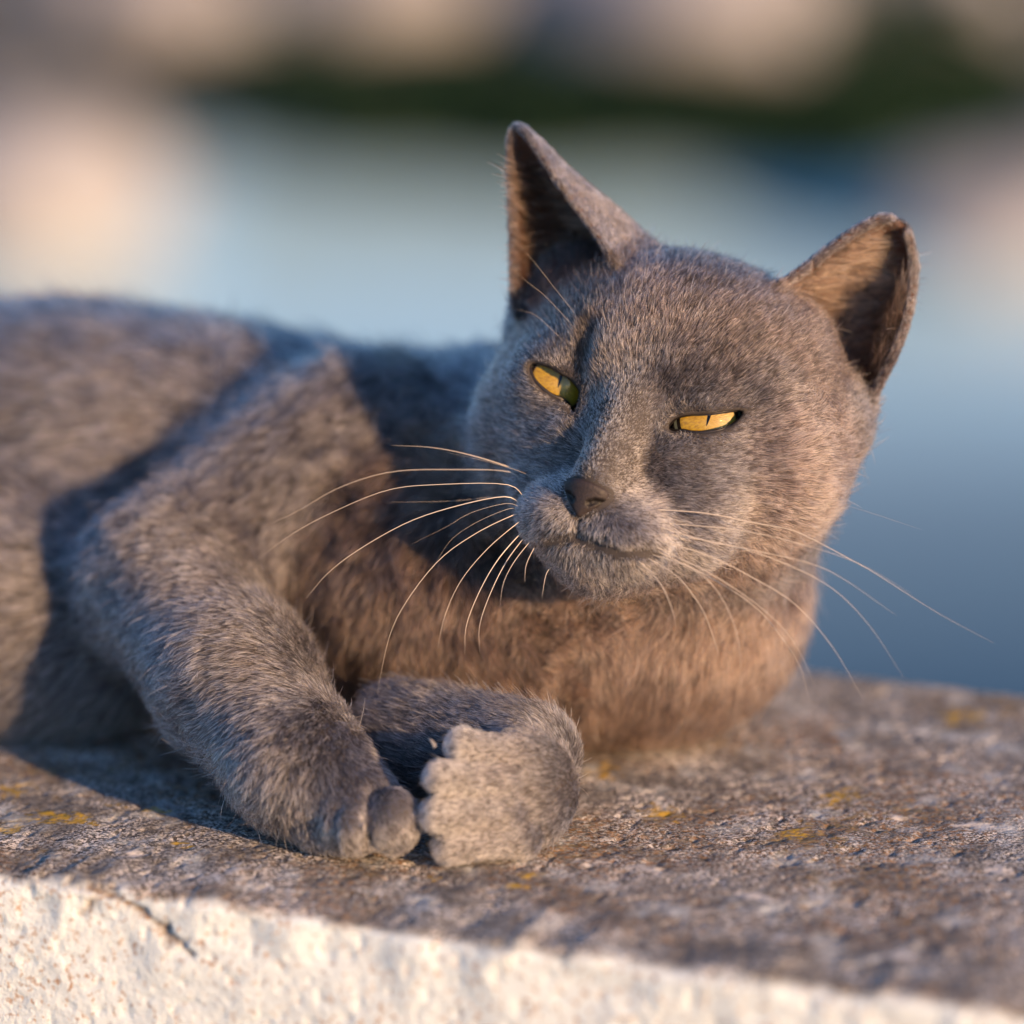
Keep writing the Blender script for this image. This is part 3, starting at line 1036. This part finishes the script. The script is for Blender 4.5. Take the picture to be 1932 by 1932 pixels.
    for line, wd in (([(1092, 752), (1080, 798), (1062, 848), (1046, 892)], 1.3), ([(1256, 810), (1228, 848), (1214, 884)], 1.2), ([(1108, 606), (1101, 650), (1091, 700)], 1.6)):
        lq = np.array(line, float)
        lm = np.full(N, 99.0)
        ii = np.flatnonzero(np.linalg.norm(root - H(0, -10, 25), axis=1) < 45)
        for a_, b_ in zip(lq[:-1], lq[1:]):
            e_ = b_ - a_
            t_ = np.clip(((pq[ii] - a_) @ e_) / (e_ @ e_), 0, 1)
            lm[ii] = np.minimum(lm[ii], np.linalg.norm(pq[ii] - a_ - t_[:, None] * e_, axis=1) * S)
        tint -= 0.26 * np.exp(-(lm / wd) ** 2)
    # faint ghost markings on the head; the pale cheek patch paints in its sunlight
    for line, wd, dv_ in (([(1150, 500), (1112, 600)], 3.2, -0.13), ([(1310, 540), (1390, 640), (1430, 720)], 8.0, -0.13), ([(1225, 480), (1165, 640), (1178, 760)], 4.0, 0.10),
                          ([(1460, 870), (1560, 920)], 14.0, 0.14), ([(1270, 1000), (1400, 1000)], 8.0, 0.08), ([(1015, 850), (965, 800)], 5.0, 0.06), ([(990, 560), (1080, 560)], 6.0, -0.10), ([(1265, 540), (1290, 620)], 2.2, 0.08)):
        lq = np.array(line, float)
        ii = np.flatnonzero((np.linalg.norm(root - HO, axis=1) < 62) & (nm @ (-FW) > 0))
        lm = np.full(len(ii), 99.0)
        for a_, b_ in zip(lq[:-1], lq[1:]):
            e_ = b_ - a_
            t_ = np.clip(((pq[ii] - a_) @ e_) / (e_ @ e_), 0, 1)
            lm = np.minimum(lm, np.linalg.norm(pq[ii] - a_ - t_[:, None] * e_, axis=1) * S)
        tint[ii] += dv_ * np.exp(-(lm / wd) ** 2)
    tint = np.clip(tint, 0.02, 1.5) / 1.5
    base = np.where(ein > 0, 0.042, 0.052) * (1 + 0.9 * crs) * (0.75 + 0.5 * RNG.random(N)) * np.where(guard, 1.65, 0.9)
    base *= 1 - 0.22 * np.clip(2 * (1.6 - np.linalg.norm(root - HO, axis=1) / 62.0), 0, 1)
    prof = np.array([0.9, 1.0, 0.9, 0.65, 0.18])
    radius = base[:, None] * prof[None, :]
    radius[wisp] *= 1.5
    cu = bpy.data.hair_curves.new('fur')
    cu.add_curves([K] * N)
    cu.attributes['position'].data.foreach_set('vector', (pos / 1000).astype(np.float32).ravel())
    ra = cu.attributes.get('radius') or cu.attributes.new('radius', 'FLOAT', 'POINT')
    ra.data.foreach_set('value', (radius / 1000).astype(np.float32).ravel())
    ta = cu.attributes.new('tint', 'FLOAT', 'CURVE')
    ta.data.foreach_set('value', tint.astype(np.float32))
    rust = np.clip(rust * (0.7 + 0.6 * RNG.random(N)) + 0.12 * vnoise(root / 6.0, 41), 0, 1)
    ta = cu.attributes.new('rust', 'FLOAT', 'CURVE')
    ta.data.foreach_set('value', rust.astype(np.float32))
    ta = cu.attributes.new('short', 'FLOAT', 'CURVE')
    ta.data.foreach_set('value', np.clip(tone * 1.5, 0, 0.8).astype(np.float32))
    o = link('fur', cu, M_FUR, body)
    o['kind'] = 'stuff'

make_fur()
# ------------------------------------------------------------------ the wall
# profile coordinates: a runs along the wall, c across it (0 = front edge, 252 = back edge), z up
EDGE0 = None
def wall_frame():
    # front edge passes through these photo points on the wall top plane
    def ground(px, py):
        d_ = Pt(px, py) - CAM
        return CAM + d_ * (-CAM[2] / d_[2])
    g0, g1 = ground(0, 1640), ground(1900, 1905)
    e = g1 - g0
    e[2] = 0
    e = unit(e)
    nrm = np.array([-e[1], e[0], 0])
    return g0, e, nrm
W0, WE, WN = wall_frame()
def ground(px, py):
    d_ = Pt(px, py) - CAM
    return CAM + d_ * (-CAM[2] / d_[2])
WIDTH = float((ground(1700, 1276) - W0) @ WN)
WALL_H = 1000.0


def nonuni(lo, hi, f0, f1, fine, coarse):
    a = list(np.arange(f0, f1, fine))
    x, st = f0, fine
    pre = []
    while x > lo:
        st = min(st * 1.5, coarse); x -= st; pre.append(x)
    x, st = a[-1], fine
    post = []
    while x < hi:
        st = min(st * 1.5, coarse); x += st; post.append(x)
    return np.array(pre[::-1] + a + post)


def make_wall():
    al = nonuni(-1500, 1800, -40, 330, 0.75, 60)
    rr = 5.0
    prof = []                                     # (c, z, nc, nz)
    zs = nonuni(-WALL_H, -rr - 1, -75, -rr, 0.8, 60)
    zs = zs[zs < -rr]
    for z in zs: prof.append((0, z, -1, 0))
    for a in np.linspace(0, math.pi / 2, 12): prof.append((rr - rr * math.cos(a), -rr + rr * math.sin(a), -math.cos(a), math.sin(a)))
    for c in np.arange(rr + 0.75, WIDTH - rr, 0.75): prof.append((c, 0, 0, 1))
    for a in np.linspace(0, math.pi / 2, 8): prof.append((WIDTH - rr + rr * math.sin(a), -rr + rr * math.cos(a), math.sin(a), math.cos(a)))
    for z in (-20, -60, -200, -600, -WALL_H): prof.append((WIDTH, z, 1, 0))
    pr = np.array(prof)
    na, npf = len(al), len(pr)
    AA, K = np.meshgrid(al, np.arange(npf), indexing='ij')
    cc, z, nc, nz = (pr[K.ravel(), i] for i in range(4))
    a = AA.ravel()
    P3 = np.stack([a, cc, z], 1)
    # worn edge wanders
    near_edge = np.exp(-((cc + (-z)) / 26.0) ** 2)
    wob = vnoise(np.stack([a / 38, a * 0, a * 0], 1), 61) * 2.6 + vnoise(np.stack([a / 11, a * 0, z / 9], 1), 62) * 1.4
    d = -np.abs(wob) * near_edge * 0.9
    # chipped crack below the edge
    chip = np.array([(24, -1.5), (33, -4), (42, -9), (52, -16)])
    dist = np.full(len(a), 99.0)
    for (x0, y0), (x1, y1) in zip(chip[:-1], chip[1:]):
        ex, ey = x1 - x0, y1 - y0
        t = np.clip(((a - x0) * ex + (z - y0) * ey) / (ex * ex + ey * ey), 0, 1)
        dist = np.minimum(dist, np.hypot(a - x0 - t * ex, z - y0 - t * ey))
    front = (cc < 6)
    dist = dist * (1.15 + 0.95 * vnoise(P3 / 3.0, 68)) * np.clip(0.55 + (a - 26) * 0.045, 0.55, 2.4) + 1.1 * np.abs(vnoise(P3 / 1.4, 69))
    d -= np.where(front, 1.3 * np.exp(-(dist / 1.5) ** 2), 0)
    top = np.clip(nz, 0, 1)
    grain = vnoise(P3 / 1.5, 63) * 0.35 + vnoise(P3 / 3.4, 64) * 0.45 + vnoise(P3 / 11, 65) * 0.6 + vnoise(P3 / 40, 66) * 1.2
    pits = np.clip(vnoise(P3 / 2.6, 67) - 0.35, 0, 1) * -1.6
    d += top * (grain * 0.34 + 0.6 * pits) + (1 - top) * (0.16 * grain + 0.55 * pits)
    d -= top * 0.3
    c2 = cc + nc * d
    z2 = z + nz * d
    Wd = W0[None, :] + a[:, None] * WE + c2[:, None] * WN
    Wd[:, 2] = z2
    i = np.arange(na - 1)[:, None] * npf + np.arange(npf - 1)[None, :]
    F = np.stack([i, i + npf, i + npf + 1, i + 1], -1).reshape(-1, 4)
    wall = empty('stone_wall', tuple(W0 / 1000))
    front_k = int(np.argmax(pr[:, 1] > -3.6))
    kk = np.tile(np.arange(npf - 1), na - 1)
    parts = []
    for nm_, sel in (('rendered_front', kk < front_k), ('weathered_top', kk >= front_k)):
        Fs = F[sel]
        used = np.unique(Fs)
        o = mesh_np(nm_, Wd[used] / 1000, np.searchsorted(used, Fs), M_WALL)
        o.parent = wall
        o.matrix_parent_inverse = Matrix.Translation(-Vector(W0 / 1000))
        parts.append((o, used))
    def put_attr(name, vals):
        for o, used in parts:
            a_ = o.data.attributes.new(name, 'FLOAT', 'POINT')
            a_.data.foreach_set('value', np.asarray(vals)[used].astype(np.float32))
    put_attr('across', cc / 1000)
    put_attr('height', z / 1000)
    def patches(lst, sc, th):
        v_ = np.zeros(len(a))
        for px, py, ra_, rb_ in lst:
            g = ground(px, py) - W0
            ga, gb = g @ WE, g @ WN
            rr_ = np.hypot((a - ga) / ra_, (cc - gb) / rb_)
            v_ = np.maximum(v_, np.clip(1.25 - rr_, 0, 1))
        v_ = v_ + 0.55 * vnoise(P3 / sc, 73) + 0.35 * vnoise(P3 / (sc * 0.4), 74) - th
        return np.where(z > -3.5, np.clip(v_ * 4, 0, 1), 0)
    lich = patches([(55, 1545, 7, 7), (110, 1540, 9, 6), (300, 1528, 6, 5), (345, 1590, 6, 4), (150, 1548, 7, 5), (10, 1560, 8, 5), (215, 1520, 4, 3), (820, 1650, 4, 3), (20, 1490, 6, 8), (1500, 1572, 7, 7), (1010, 1650, 5, 4),
                    (975, 1668, 4, 3), (1820, 1350, 10, 12), (1130, 1455, 8, 10), (1250, 1530, 9, 9), (1580, 1500, 7, 10)], 1.6, 0.72)
    chip_ = patches([(440, 1640, 4.5, 4), (1215, 1640, 7, 4), (1430, 1690, 8, 4), (1110, 1625, 6, 3), (1850, 1560, 9, 4), (1880, 1640, 7, 4), (1700, 1540, 5, 3),
                     (250, 1610, 4, 3), (1480, 1765, 5, 4), (1700, 1800, 5, 4)], 1.8, 0.62)
    put_attr('lichen', lich)
    put_attr('chip', chip_)
    crk = np.where(front, np.exp(-(dist / 1.7) ** 2), 0)
    put_attr('crack', crk)
    tag(wall, 'low stone wall with a lichen-spotted grey top and white rendered front under the cat', 'wall')


M_WALL, nt, b = new_mat('weathered_wall')
def attr(nt, n):
    a = nt.nodes.new('ShaderNodeAttribute'); a.attribute_name = n
    return a.outputs['Fac']
co = objco(nt)
f1 = noise(nt, co, 800, 4, 0.65)
f2 = noise(nt, co, 300, 5, 0.65)
f3 = noise(nt, co, 45, 4, 0.6)
f4 = noise(nt, co, 14, 3, 0.5)
f5 = noise(nt, co, 1100, 2, 0.6)
top = ramp(nt, f2, [(0.36, (0.045, 0.045, 0.044)), (0.48, (0.135, 0.133, 0.126)), (0.60, (0.28, 0.278, 0.268))])
top = mixc(nt, ramp(nt, f1, [(0.43, (1, 1, 1)), (0.49, (0, 0, 0))]), top, (0.040, 0.036, 0.038))
top = mixc(nt, ramp(nt, f3, [(0.35, (0.55, 0.55, 0.55)), (0.6, (0, 0, 0))]), top, (0.10, 0.09, 0.085))
pale = math_n(nt, 'MULTIPLY', ramp(nt, f5, [(0.50, (0, 0, 0)), (0.57, (1, 1, 1))]), ramp(nt, f3, [(0.42, (0.15, 0.15, 0.15)), (0.62, (1, 1, 1))]))
top = mixc(nt, pale, top, (0.66, 0.63, 0.60))
och = math_n(nt, 'MULTIPLY', ramp(nt, noise(nt, co, 260, 4, 0.7), [(0.50, (0, 0, 0)), (0.58, (1, 1, 1))]), ramp(nt, noise(nt, co, 17, 3, 0.6), [(0.50, (0.0, 0.0, 0.0)), (0.66, (1, 1, 1))]))
top = mixc(nt, math_n(nt, 'MULTIPLY', och, 0.6), top, (0.27, 0.19, 0.06))
rust = math_n(nt, 'MULTIPLY', ramp(nt, noise(nt, co, 620, 3, 0.7), [(0.50, (0, 0, 0)), (0.58, (0.9, 0.9, 0.9))]), ramp(nt, f4, [(0.42, (0, 0, 0)), (0.6, (0.75, 0.75, 0.75))]))
top = mixc(nt, rust, top, (0.27, 0.145, 0.06))
top = mixc(nt, math_n(nt, 'MULTIPLY', attr(nt, 'chip'), 0.85), top, (0.58, 0.55, 0.52))
top = mixc(nt, math_n(nt, 'MULTIPLY', attr(nt, 'lichen'), ramp(nt, noise(nt, co, 700, 3, 0.6), [(0.35, (0.2, 0.2, 0.2)), (0.5, (1, 1, 1))])), top, (0.42, 0.27, 0.035))
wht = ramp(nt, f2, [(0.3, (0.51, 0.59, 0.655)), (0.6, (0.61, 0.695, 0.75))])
wht = mixc(nt, math_n(nt, 'MULTIPLY', ramp(nt, noise(nt, co, 560, 3, 0.6), [(0.56, (0, 0, 0)), (0.65, (1, 1, 1))]), ramp(nt, f3, [(0.3, (0.3, 0.3, 0.3)), (0.6, (0.9, 0.9, 0.9))])), wht, (0.33, 0.20, 0.12))
wht = mixc(nt, attr(nt, 'crack'), wht, (0.17, 0.115, 0.075))
# weathered crust reaches from the top down over the worn edge, with a ragged lower limit
lim = math_n(nt, 'ADD', attr(nt, 'height'), math_n(nt, 'MULTIPLY', math_n(nt, 'SUBTRACT', noise(nt, co, 60, 4, 0.6), 0.5), 0.009))
msk = ramp(nt, math_n(nt, 'ADD', math_n(nt, 'MULTIPLY', lim, 300.0), 1.0), [(0.0, (0, 0, 0)), (0.9, (1, 1, 1))])
nt.links.new(mixc(nt, msk, wht, top), b.inputs['Base Color'])
b.inputs['Roughness'].default_value = 0.9
b.inputs['Specular IOR Level'].default_value = 0.25
hh = math_n(nt, 'ADD', f1, math_n(nt, 'MULTIPLY', f2, 1.5))
bump(nt, b, hh, 0.4, 0.0010)
make_wall()

# ------------------------------------------------------------------ water and the far bank
ZW = -1.0                                          # water level, metres
def far(px, py, z=ZW):
    d_ = (Pt(px, py) - CAM) / 1000
    c = CAM / 1000
    return c + d_ * ((z - c[2]) / d_[2])


M_WATER, nt, b = new_mat('harbour_water')
co = objco(nt)
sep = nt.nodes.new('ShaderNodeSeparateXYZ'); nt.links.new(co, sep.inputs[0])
shal_sky = ramp(nt, math_n(nt, 'MULTIPLY', sep.outputs[1], 0.1), [(0.30, (0.012, 0.022, 0.028)), (0.38, (0.15, 0.20, 0.19)), (0.46, (0.55, 0.80, 0.80))])  # pale far water paints in the sky's reflection as well as shallower depth
nt.links.new(shal_sky, b.inputs['Base Color'])
b.inputs['Roughness'].default_value = 0.12
b.inputs['IOR'].default_value = 1.33
wv = noise(nt, co, 9, 3, 0.5)
bump(nt, b, wv, 0.08, 0.04)
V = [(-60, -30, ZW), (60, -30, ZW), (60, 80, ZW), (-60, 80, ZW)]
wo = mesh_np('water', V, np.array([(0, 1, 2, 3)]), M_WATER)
wo['kind'] = 'structure'

M_ROCK, nt, b = new_mat('pale_rock')
co = objco(nt)
n1 = noise(nt, co, 16, 5, 0.65)
nt.links.new(ramp(nt, n1, [(0.3, (0.18, 0.18, 0.19)), (0.55, (0.31, 0.32, 0.345)), (0.75, (0.39, 0.40, 0.43))]), b.inputs['Base Color'])
b.inputs['Roughness'].default_value = 0.9
bump(nt, b, n1, 0.6, 0.02)
M_LEAF, nt, b = new_mat('dark_leaf')
co = objco(nt)
n1 = noise(nt, co, 40, 3, 0.6)
nt.links.new(ramp(nt, n1, [(0.3, (0.006, 0.018, 0.011)), (0.6, (0.012, 0.036, 0.018)), (0.8, (0.028, 0.060, 0.024))]), b.inputs['Base Color'])
b.inputs['Roughness'].default_value = 0.8
b.inputs['Specular IOR Level'].default_value = 0.15
M_TWIG = plain('twig', (0.06, 0.045, 0.03), 0.8, 0.2)
M_BANK, nt, b = new_mat('bank_earth')
co = objco(nt)
n1 = noise(nt, co, 5, 5, 0.65)
nt.links.new(ramp(nt, n1, [(0.35, (0.008, 0.016, 0.011)), (0.7, (0.028, 0.036, 0.022))]), b.inputs['Base Color'])
b.inputs['Roughness'].default_value = 0.95
bump(nt, b, n1, 0.6, 0.04)

YB = float(far(966, 305)[1])
xs = np.concatenate([np.linspace(-60, -4, 15), np.linspace(-3.8, 3.8, 70), np.linspace(4, 60, 15)])
ys = np.concatenate([np.linspace(YB, YB + 4, 40), np.linspace(YB + 4.5, 80, 25)])
XX, YY = np.meshgrid(xs, ys, indexing='ij')
q = np.stack([XX.ravel(), YY.ravel(), np.zeros(XX.size)], 1)
hz = ZW + 0.012 + np.clip((q[:, 1] - YB) * 0.03, 0, 1.6) + 0.025 * vnoise(q * 2.2, 71) + 0.012 * vnoise(q * 6, 72)
q[:, 2] = hz
ny = len(ys)
i = np.arange(len(xs) - 1)[:, None] * ny + np.arange(ny - 1)[None, :]
bo = mesh_np('bank', q, np.stack([i, i + ny, i + ny + 1, i + 1], -1).reshape(-1, 4), M_BANK)
bo['kind'] = 'structure'


def rock(px, py, rpx, dist_y, label, sq=0.75, seed=0, sx=1.15):
    """a weathered boulder whose middle is seen at (px,py), standing at world y = dist_y metres"""
    d_ = (Pt(px, py) - CAM) / 1000
    c = CAM / 1000
    dist_y = far(px, py + rpx * sq * 0.75)[1] + rpx * 0.0003
    p = c + d_ * ((dist_y - c[1]) / d_[1])
    r = rpx * S / 1000 * np.linalg.norm(p - c) / (D / 1000)
    import bmesh
    bm = bmesh.new()
    bmesh.ops.create_icosphere(bm, subdivisions=4, radius=1)
    co_ = np.array([v_.co for v_ in bm.verts])
    off = np.array([seed * 7.3, seed * 3.1, seed * 1.7])
    k = 1 + 0.22 * vnoise(co_ * 1.3 + off, 81) + 0.10 * vnoise(co_ * 3.1 + off, 82) + 0.04 * vnoise(co_ * 8 + off, 83)
    co_ = co_ * k[:, None]
    # a few broken faces
    for j in range(5):
        nn = unit(np.array([math.sin(seed * 5 + j * 2.1), math.cos(seed * 3 + j * 1.3), math.sin(j * 1.9 + seed)]))
        ex = np.clip(co_ @ nn - 0.82, 0, None)
        co_ -= ex[:, None] * nn * 0.85
    co_ *= np.array([r * sx, r, r * sq])
    for v_, q_ in zip(bm.verts, co_):
        v_.co = q_
    me = bpy.data.meshes.new('boulder')
    bm.to_mesh(me); bm.free()
    for p_ in me.polygons: p_.use_smooth = True
    o = link('boulder', me, M_ROCK)
    o.location = p
    tag(o, label, 'rock', 'blurred pale boulders across the water')


def shrub(px, py, rpx, dist_y, label, flat=0.7, n=900, seed=0):
    d_ = (Pt(px, py) - CAM) / 1000
    c = CAM / 1000
    dist_y = far(px, py + rpx * flat * 0.8)[1]
    p = c + d_ * ((dist_y - c[1]) / d_[1])
    r = rpx * S / 1000 * np.linalg.norm(p - c) / (D / 1000)
    rg = np.random.default_rng(100 + seed)
    root = empty('shrub', (p[0], p[1], p[2] - r * flat))
    tag(root, label, 'shrub', 'blurred dark green shrubs along the far bank')
    u = unit(rg.normal(size=(n, 3))) * (rg.random((n, 1)) ** 0.4)
    lump = 1 + 0.35 * vnoise(u * 2.2 + seed * 3.3, 91)
    cpos = u * lump[:, None] * np.array([r, r * 0.8, r * flat]) + np.array([0, 0, r * flat])
    ax = unit(rg.normal(size=(n, 3)) + u)
    sd = unit(np.cross(ax, rg.normal(size=(n, 3))))
    ls = r * (0.16 + 0.14 * rg.random((n, 1)))
    nr = np.cross(ax, sd)
    V = np.stack([cpos, cpos + ax * ls * 0.5 + sd * ls * 0.3 + nr * ls * 0.08, cpos + ax * ls, cpos + ax * ls * 0.5 - sd * ls * 0.3 + nr * ls * 0.08], 1).reshape(-1, 3)
    F = np.arange(4 * n).reshape(-1, 4)
    o = mesh_np('foliage', V, F, M_LEAF, root, smooth=False)
    o['kind'] = 'stuff'
    for j in range(5):
        tip = np.array([rg.normal() * r * 0.4, rg.normal() * r * 0.3, r * flat * (1.0 + 0.5 * rg.random())])
        path = catmull([np.array([rg.normal() * 0.01, rg.normal() * 0.01, -r * 0.15]), tip * 0.5 + rg.normal(size=3) * r * 0.06, tip], 8)
        Vt, Ft = tube(path, r * 0.035 * np.linspace(1, 0.3, 8), 6)
        mesh_np('stem', Vt, Ft, M_TWIG, root)


Y0 = YB
rock(70, 360, 230, Y0 - 0.25, 'large pale boulder at the far left, standing in the water by itself', 0.8, 1)
rock(1960, 420, 230, Y0 - 0.25, 'pale boulder at the far right edge, low in the water', 0.5, 2)
rock(330, 5, 170, Y0 + 1.2, 'grey-brown boulder above the large left boulder, second from the left at the top edge', 0.8, 3)
rock(710, -25, 175, Y0 + 1.1, "pale boulder in the middle of the top edge, left of the cat's upright ear", 0.8, 4)
rock(1330, -5, 225, Y0 + 1.1, "widest pale boulder, at the top edge above the cat's forehead", 0.62, 5, 1.4)
rock(60, 10, 140, Y0 + 1.4, 'warm yellowish boulder in the top left corner', 0.7, 6)
rock(1090, -40, 150, Y0 + 1.3, 'brownish boulder at the top edge just right of the upright ear', 0.7, 7)
rock(1810, -30, 150, Y0 + 1.3, 'pale boulder in the top right corner', 0.7, 8)
shrub(880, 195, 220, Y0 + 0.30, "dark shrub right behind the cat's upright ear tip", 0.6, 900, 1)
shrub(550, 175, 170, Y0 + 0.40, 'dark shrub between the two left boulders, above the water', 0.9, 700, 2)
shrub(1180, 205, 220, Y0 + 0.20, "dark shrub above the cat's head, between its ears", 0.6, 800, 3)
shrub(1480, 230, 250, Y0 + 0.15, "darkest wide shrub below the widest boulder, above the cat's forehead", 0.55, 1000, 4)
shrub(1720, 150, 220, Y0 + 0.65, 'brighter green shrub at the upper right, right of the widest boulder', 0.9, 900, 5)
shrub(1890, 190, 140, Y0 + 0.55, 'green shrub at the far right edge above the low boulder', 0.8, 800, 6)
shrub(250, 190, 110, Y0 + 0.45, 'small dark shrub above the large left boulder', 0.8, 600, 7)
shrub(30, 150, 100, Y0 + 0.50, 'blue-green shrub at the far left edge above the large boulder', 0.8, 600, 8)
shrub(1010, 260, 150, Y0 + 0.12, 'dark low shrub at the waterline right of the upright ear tip', 0.7, 800, 9)
shrub(700, 250, 140, Y0 + 0.15, 'dark low shrub at the waterline left of the upright ear', 0.7, 700, 10)
shrub(1620, 265, 140, Y0 + 0.12, 'low dark shrub at the waterline left of the right edge boulder', 0.7, 700, 11)
